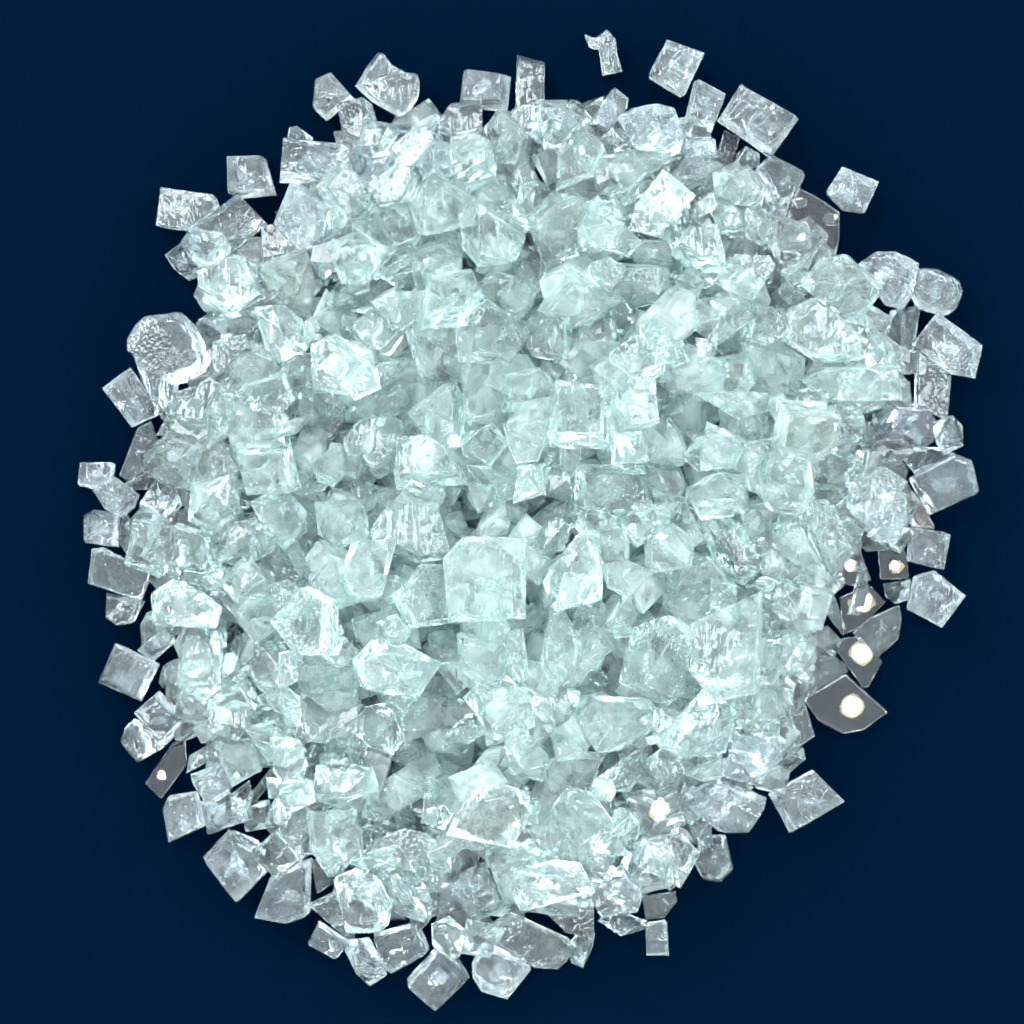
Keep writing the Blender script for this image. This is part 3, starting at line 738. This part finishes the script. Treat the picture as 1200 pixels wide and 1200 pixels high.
2cF|780,300 970,200 1120,230 1195,310 1190,370 1110,465 1040,430 970,465 850,390|!bumpy lower right chunk|bumpy frosty oblong chunk on the lower right rim
2cM|545,600 600,490 760,470 840,560 830,620 740,700 640,710 580,670|!bright lower right block|bright faceted aqua block on the lower right rim, below the block with a lamp spot
1rC|845,590 890,480 1000,470 1035,630 970,690 890,680|!oval-faced piece|pale piece with a dark oval face on the lower right rim
1cC|350,670 530,610 605,680 605,790 430,835 370,740||grey clear cube
1kC|400,880 480,830 640,880 620,925 510,950||pointed clear chunk
2sC|610,770 770,745 780,790 720,870 630,880||leaf-shaped clear flake
1bC|625,890 725,870 735,1035 630,1038|!small bottom brick|small upright brick hanging lowest at the bottom right rim
1cM|165,850 190,770 380,740 400,850 385,940 220,910||pale frosty block
1kC|250,1010 310,940 390,940 385,1000 335,1100 280,1085||small dark clear chunk
2kM|0,620 200,600 310,620 370,740 180,760 30,805 -20,700||wide ribbed block
1cM|0,470 200,460 300,510 330,600 200,600 0,600||wide clear block
0kM|370,540 480,480 540,570 420,580||pale chip
0sC|580,240 620,150 660,180 660,260||dark clear flake
1kF|620,130 700,80 770,150 750,220 680,240||frosty small chunk
1kM|820,190 980,90 990,190 900,210||pale wedge
1sC|1000,190 1060,10 1230,0 1265,110 1140,230 1060,210|!grey clear plate|grey clear plate on the lower right rim, below the white ridged chunk
0kC|690,700 790,620 840,650 740,740||small clear chip
0kC|820,400 900,440 860,520 830,460||dim chip
1kM|-20,60 110,40 170,120 130,200 0,160||pale chunk
1kM|190,0 320,0 360,100 220,110||pale chip
0kM|480,430 550,400 560,560 490,500||pale bluish chunk
T 870 860
1cF|130,290 340,172 400,195 440,225 490,320 230,475 195,460|!far lower right block|clear rough-faced block standing apart at the lower right corner of the pile
"""

# ------------------------------------------------------------------ read the list of pieces
PIECES = []
TX = TY = 0
def simplify(p, most, tol):
    """drop the corners that matter least, so a block keeps the few straight sides it has"""
    p = list(p)
    full = abs(area_c(p)[0])
    while len(p) > 4:
        cost = [abs(area_c((p[i - 1], p[i], p[(i + 1) % len(p)]))[0]) for i in range(len(p))]
        i = min(range(len(p)), key=cost.__getitem__)
        if cost[i] > tol * full and len(p) <= most:
            break
        p.pop(i)
    return p
for line in DATA.strip().splitlines():
    if line.startswith('T '):
        TX, TY = (int(q) for q in line.split()[1:])
        continue
    f = line.split('|')
    pts = [(TX + int(a) / 4, TY + int(b) / 4) for a, b in (q.split(',') for q in f[1].split())]
    if f[0][1] == 'c':
        pts = simplify(pts, 5, .07)
    elif f[0][1] in 'kb':
        pts = simplify(pts, 6, .03)
    mark = f[2][1:] if f[2].startswith('!') else None
    cx, cyy = area_c(pts)[1:]
    PIECES.append(dict(level=int(f[0][0]), kind=f[0][1], mat=f[0][2], px=pts, c=(cx, cyy),
                       mark=mark, text=f[3] if mark else f[2] or f[3], area=abs(area_c(pts)[0])))

RIM = []                                  # outline of the pile, in photo pixels round its middle
for k in range(72):
    a = R(5 * k)
    d = 0
    for p in PIECES:
        for x, y in p['px']:
            b = math.atan2(y - 610, x - 620)
            if abs((b - a + math.pi) % (2 * math.pi) - math.pi) < R(6):
                d = max(d, math.hypot(x - 620, y - 610))
    RIM.append(d)
def rim(a):
    q = (a / R(5)) % 72
    i = int(q)
    return RIM[i % 72] * (1 - q + i) + RIM[(i + 1) % 72] * (q - i)

def to_world(x, y, z):
    k = S * (CAM_H - z) / CAM_H
    return (x - 600) * k, (600 - y) * k

# ------------------------------------------------------------------ the buried mass of the pile
rng = random.Random(11)
fill = bmesh.new()
def rand_poly(sz, long=1.3):
    n = rng.choice((4, 4, 5, 5, 6))
    a0 = rng.uniform(0, 6.28)
    st = rng.uniform(1 / 1.33, long)
    ps = []
    for i in range(n):
        a = a0 + 6.283 * (i + rng.uniform(-.22, .22)) / n
        r = sz * rng.uniform(.85, 1.15)
        ps.append((r * math.cos(a) * st, r * math.sin(a) / st))
    t = rng.uniform(0, 6.28)
    return [(x * math.cos(t) - y * math.sin(t), x * math.sin(t) + y * math.cos(t)) for x, y in ps]

# places where the navy shows between clear pieces: nothing is buried there
OPEN = ((548, 1015, 36), (1012, 700, 62), (1042, 560, 20), (1070, 455, 26), (335, 268, 42), (985, 235, 40), (225, 590, 22),
        (175, 545, 40), (205, 760, 34), (985, 820, 60), (770, 1080, 60), (300, 920, 40), (355, 1060, 50), (1040, 380, 30))
def is_open(x, y, k=1.0):
    return any(math.hypot(x - a_, y - b_) < r_ * k for a_, b_, r_ in OPEN)
def shade(mesh, f0, r_):
    mesh.faces.ensure_lookup_table()
    mi = 0 if r_ + rng.uniform(-.12, .12) < .62 else 1
    for f_ in mesh.faces[f0:]:
        f_.material_index = mi

PROTO = []
for i in range(36):
    sz = rng.uniform(.0042, .0074)
    pl = rand_poly(sz)
    kd = rng.choice('ccckkkr')
    h = thickness(pl, kd, rng)
    b = piece_bm(pl, h, kd, rng, detail=.55)
    m_ = bpy.data.meshes.new("tmp")
    b.to_mesh(m_); b.free()
    PROTO.append((pl, h, m_))
DOME = 0.021
count = 0
for i in range(6000):
    a = rng.uniform(0, 6.283)
    r = math.sqrt(rng.random()) * .90
    rr = rim(a) - 42
    px, py = 620 + math.cos(a) * rr * r, 610 + math.sin(a) * rr * r
    if is_open(px, py):
        continue
    want = DOME * max(0, 1 - r ** 2.2) - 0.001
    x, y = to_world(px, py, want)
    ii, jj = int(x / GRID + NG / 2), int(y / GRID + NG / 2)
    if HF[jj, ii] > want - .002 or want < .0015:
        continue
    pl, h, m_ = rng.choice(PROTO)
    if HF[jj, ii] + h > want + .003:
        continue
    t = rng.uniform(0, 6.28)
    co, si_ = math.cos(t), math.sin(t)
    wp = [(x + X * co - Y * si_, y + X * si_ + Y * co) for X, Y in pl]
    z, sx, sy = rest(wp, h, .6, .5)
    mtx = Matrix.Translation((x, y, z)) @ tilt_matrix(sx, sy) @ Matrix.Rotation(t, 4, 'Z')
    n0, f0 = len(fill.verts), len(fill.faces)
    fill.from_mesh(m_)
    fill.verts.ensure_lookup_table()
    shade(fill, f0, r)
    for v in fill.verts[n0:]:
        v.co = mtx @ v.co
        v.co.z = max(v.co.z, .0003)
    count += 1
print("buried chunks", count, "faces", len(fill.faces))
# small chips that fill the gaps between the pieces and lie in the pile's skirt
def drop_chip(px, py, sz, kd, zg=.004, slot=None):
    pl = rand_poly(sz, 2.2 if slot is None else 1.4)
    h = thickness(pl, kd, rng)
    x, y = to_world(px, py, zg)
    wp = [(x + X, y + Y) for X, Y in pl]
    z, sx, sy = rest(wp, h, .5 if slot is None else .2, .6 if slot is None else .35)
    b = piece_bm(pl, h, kd, rng, detail=.6)
    m_ = bpy.data.meshes.new("tmp")
    b.to_mesh(m_); b.free()
    mtx = Matrix.Translation((x, y, z)) @ tilt_matrix(sx, sy)
    n0, f0 = len(fill.verts), len(fill.faces)
    fill.from_mesh(m_)
    fill.verts.ensure_lookup_table()
    shade(fill, f0, math.hypot(px - 620, py - 610) / 480)
    if slot is not None:
        for f_ in fill.faces[f0:]:
            f_.material_index = slot
    for v in fill.verts[n0:]:
        v.co = mtx @ v.co
        v.co.z = max(v.co.z, .0002)
    bpy.data.meshes.remove(m_)
for i in range(110):
    a = rng.uniform(0, 6.283)
    r = math.sqrt(rng.uniform(.3, .72))
    rr = rim(a) - 26
    drop_chip(620 + math.cos(a) * rr * r, 610 + math.sin(a) * rr * r, rng.uniform(.002, .0042), rng.choice('cckks'))
# ------------------------------------------------------------------ labels
MARKS = [p for p in PIECES if p['mark']]
DIRS = ["to the right of", "to the lower right of", "just below", "to the lower left of",
        "to the left of", "to the upper left of", "just above", "to the upper right of"]
USED = {p['text'] for p in MARKS}
for p in PIECES:
    if p['mark']:
        p['label'] = p['text']
        continue
    near = sorted(MARKS, key=lambda m: math.hypot(m['c'][0] - p['c'][0], m['c'][1] - p['c'][1]))
    opts = []
    for m in near[:4]:
        a = math.atan2(p['c'][1] - m['c'][1], p['c'][0] - m['c'][0])
        opts.append(f"{p['text']} {DIRS[round(a / (math.pi / 4)) % 8]} the {m['mark']}")
    opts += [f"{p['text']} between the {near[0]['mark']} and the {near[1]['mark']}",
             f"{p['text']} between the {near[0]['mark']} and the {near[2]['mark']}"]
    p['label'] = next((o for o in opts if o not in USED and len(o.split()) <= 16), None)
    if p['label'] is None:
        print("NO LABEL", opts)
        p['label'] = opts[0]
    USED.add(p['label'])

# ------------------------------------------------------------------ place the pieces
NAMES = {'c': ("glass_block", "glass block"), 'b': ("glass_bar", "glass bar"), 'k': ("glass_chunk", "glass chunk"),
         's': ("glass_flake", "glass flake"), 'r': ("glass_lump", "glass lump"), 'v': ("glass_chunk", "glass chunk")}
order = sorted(range(len(PIECES)), key=lambda i: (PIECES[i]['level'], -PIECES[i]['area'] if PIECES[i]['level'] < 2 else 0, i))
for i in order:
    p = PIECES[i]
    rng = random.Random(int(p['c'][0] * 31 + p['c'][1] * 977))
    flat = p['mat'] == 'L'
    # the outlines seen between their neighbours are only the uncovered part of each inner piece
    inner = math.hypot(p['c'][0] - 620, p['c'][1] - 610) / rim(math.atan2(p['c'][1] - 610, p['c'][0] - 620))
    if inner < .86 and not flat:
        g = 1 + (.05 + .17 * min(1, (.86 - inner) / .2)) * max(0, min(1, (5500 - p['area']) / 2500))
        p['px'] = [(p['c'][0] + (x - p['c'][0]) * g, p['c'][1] + (y - p['c'][1]) * g) for x, y in p['px']]
    if inner < .76 and p['mat'] in 'CF' and not is_open(*p['c'], 1.3):
        p['mat'] = 'A'
    elif inner > .78 and p['mat'] == 'M':
        p['mat'] = 'A'
    # first guess of the height, to undo the perspective
    zg = .006
    for _ in range(2):
        wp = [to_world(x, y, zg) for x, y in p['px']]
        sj, si, ins, gx, gy = footprint(wp)
        zg = (float(np.quantile(HF[sj, si][ins], .6)) if ins.any() else 0) + .004
    h = thickness(wp, p['kind'], rng)
    wp = [to_world(x, y, zg) for x, y in p['px']]
    _, cx, cyy = area_c(wp)
    q = {0: .4, 1: .52, 2: .58, 3: .74}[p['level']]
    z, sx, sy = rest(wp, h, q, .23 if p['kind'] != 's' else .18)
    local = [(x - cx, y - cyy) for x, y in wp]
    top = Vector((cx, cyy, z + h))
    if flat:
        best = None
        top += Vector((rng.uniform(-.002, .002), rng.uniform(-.002, .002), 0))
        for l in LEDS:
            n = ((l - top).normalized() + (Vector((0, 0, CAM_H)) - top).normalized()).normalized()
            if best is None or n.z > best.z:
                best = n
        sx, sy = -best.x / best.z, -best.y / best.z
    rot = tilt_matrix(sx, sy)
    b = piece_bm(local, h, p['kind'], rng, flat, cracks=0 if p['kind'] in 'sv' or flat else rng.choice((0, 1, 1, 2)) if p['mat'] != 'F' else rng.choice((1, 2, 2, 3)))
    low = min((rot @ v.co).z for v in b.verts)
    zz = max(z, .0002 - low)
    me = finish_mesh(b, NAMES[p['kind']][0], MATS[p['mat']], 20 if p['kind'] != 'r' else 50)
    o = bpy.data.objects.new(NAMES[p['kind']][0], me)
    o.matrix_world = Matrix.Translation((cx, cyy, zz)) @ rot
    o["label"] = p['label']
    o["category"] = NAMES[p['kind']][1]
    o["group"] = "glass pieces in the pile"
    scene.collection.objects.link(o)

# ------------------------------------------------------------------ chips that have slipped into the gaps between the pieces
rng = random.Random(77)
put = 0
for _ in range(5000):
    if put >= 110:
        break
    a = rng.uniform(0, 6.283)
    rr = rim(a) - 30
    r = math.sqrt(rng.random()) * .82
    px, py = 620 + math.cos(a) * rr * r, 610 + math.sin(a) * rr * r
    if is_open(px, py):
        continue
    x, y = to_world(px, py, .018)
    ii, jj = int(x / GRID + NG / 2), int(y / GRID + NG / 2)
    win = HF[jj - 7:jj + 8, ii - 7:ii + 8]
    if HF[jj, ii] > np.quantile(win, .75) - .0055:
        continue
    drop_chip(px, py, rng.uniform(.0028, .0048), rng.choice('ccckk'), .018, 2)
    put += 1
print("gap chips", put)
for p in PROTO:
    bpy.data.meshes.remove(p[2])
fm = finish_mesh(fill, "crushed_glass", MATS['W'], 28)
fm.materials.append(MATS['E'])
fm.materials.append(MATS['A'])
fo = bpy.data.objects.new("crushed_glass", fm)
fo["kind"] = "stuff"
fo["category"] = "crushed glass"
fo["label"] = "small pale aqua glass fragments filling the gaps beneath the larger pieces"
scene.collection.objects.link(fo)

print("pieces", len(PIECES), "max height", HF.max())
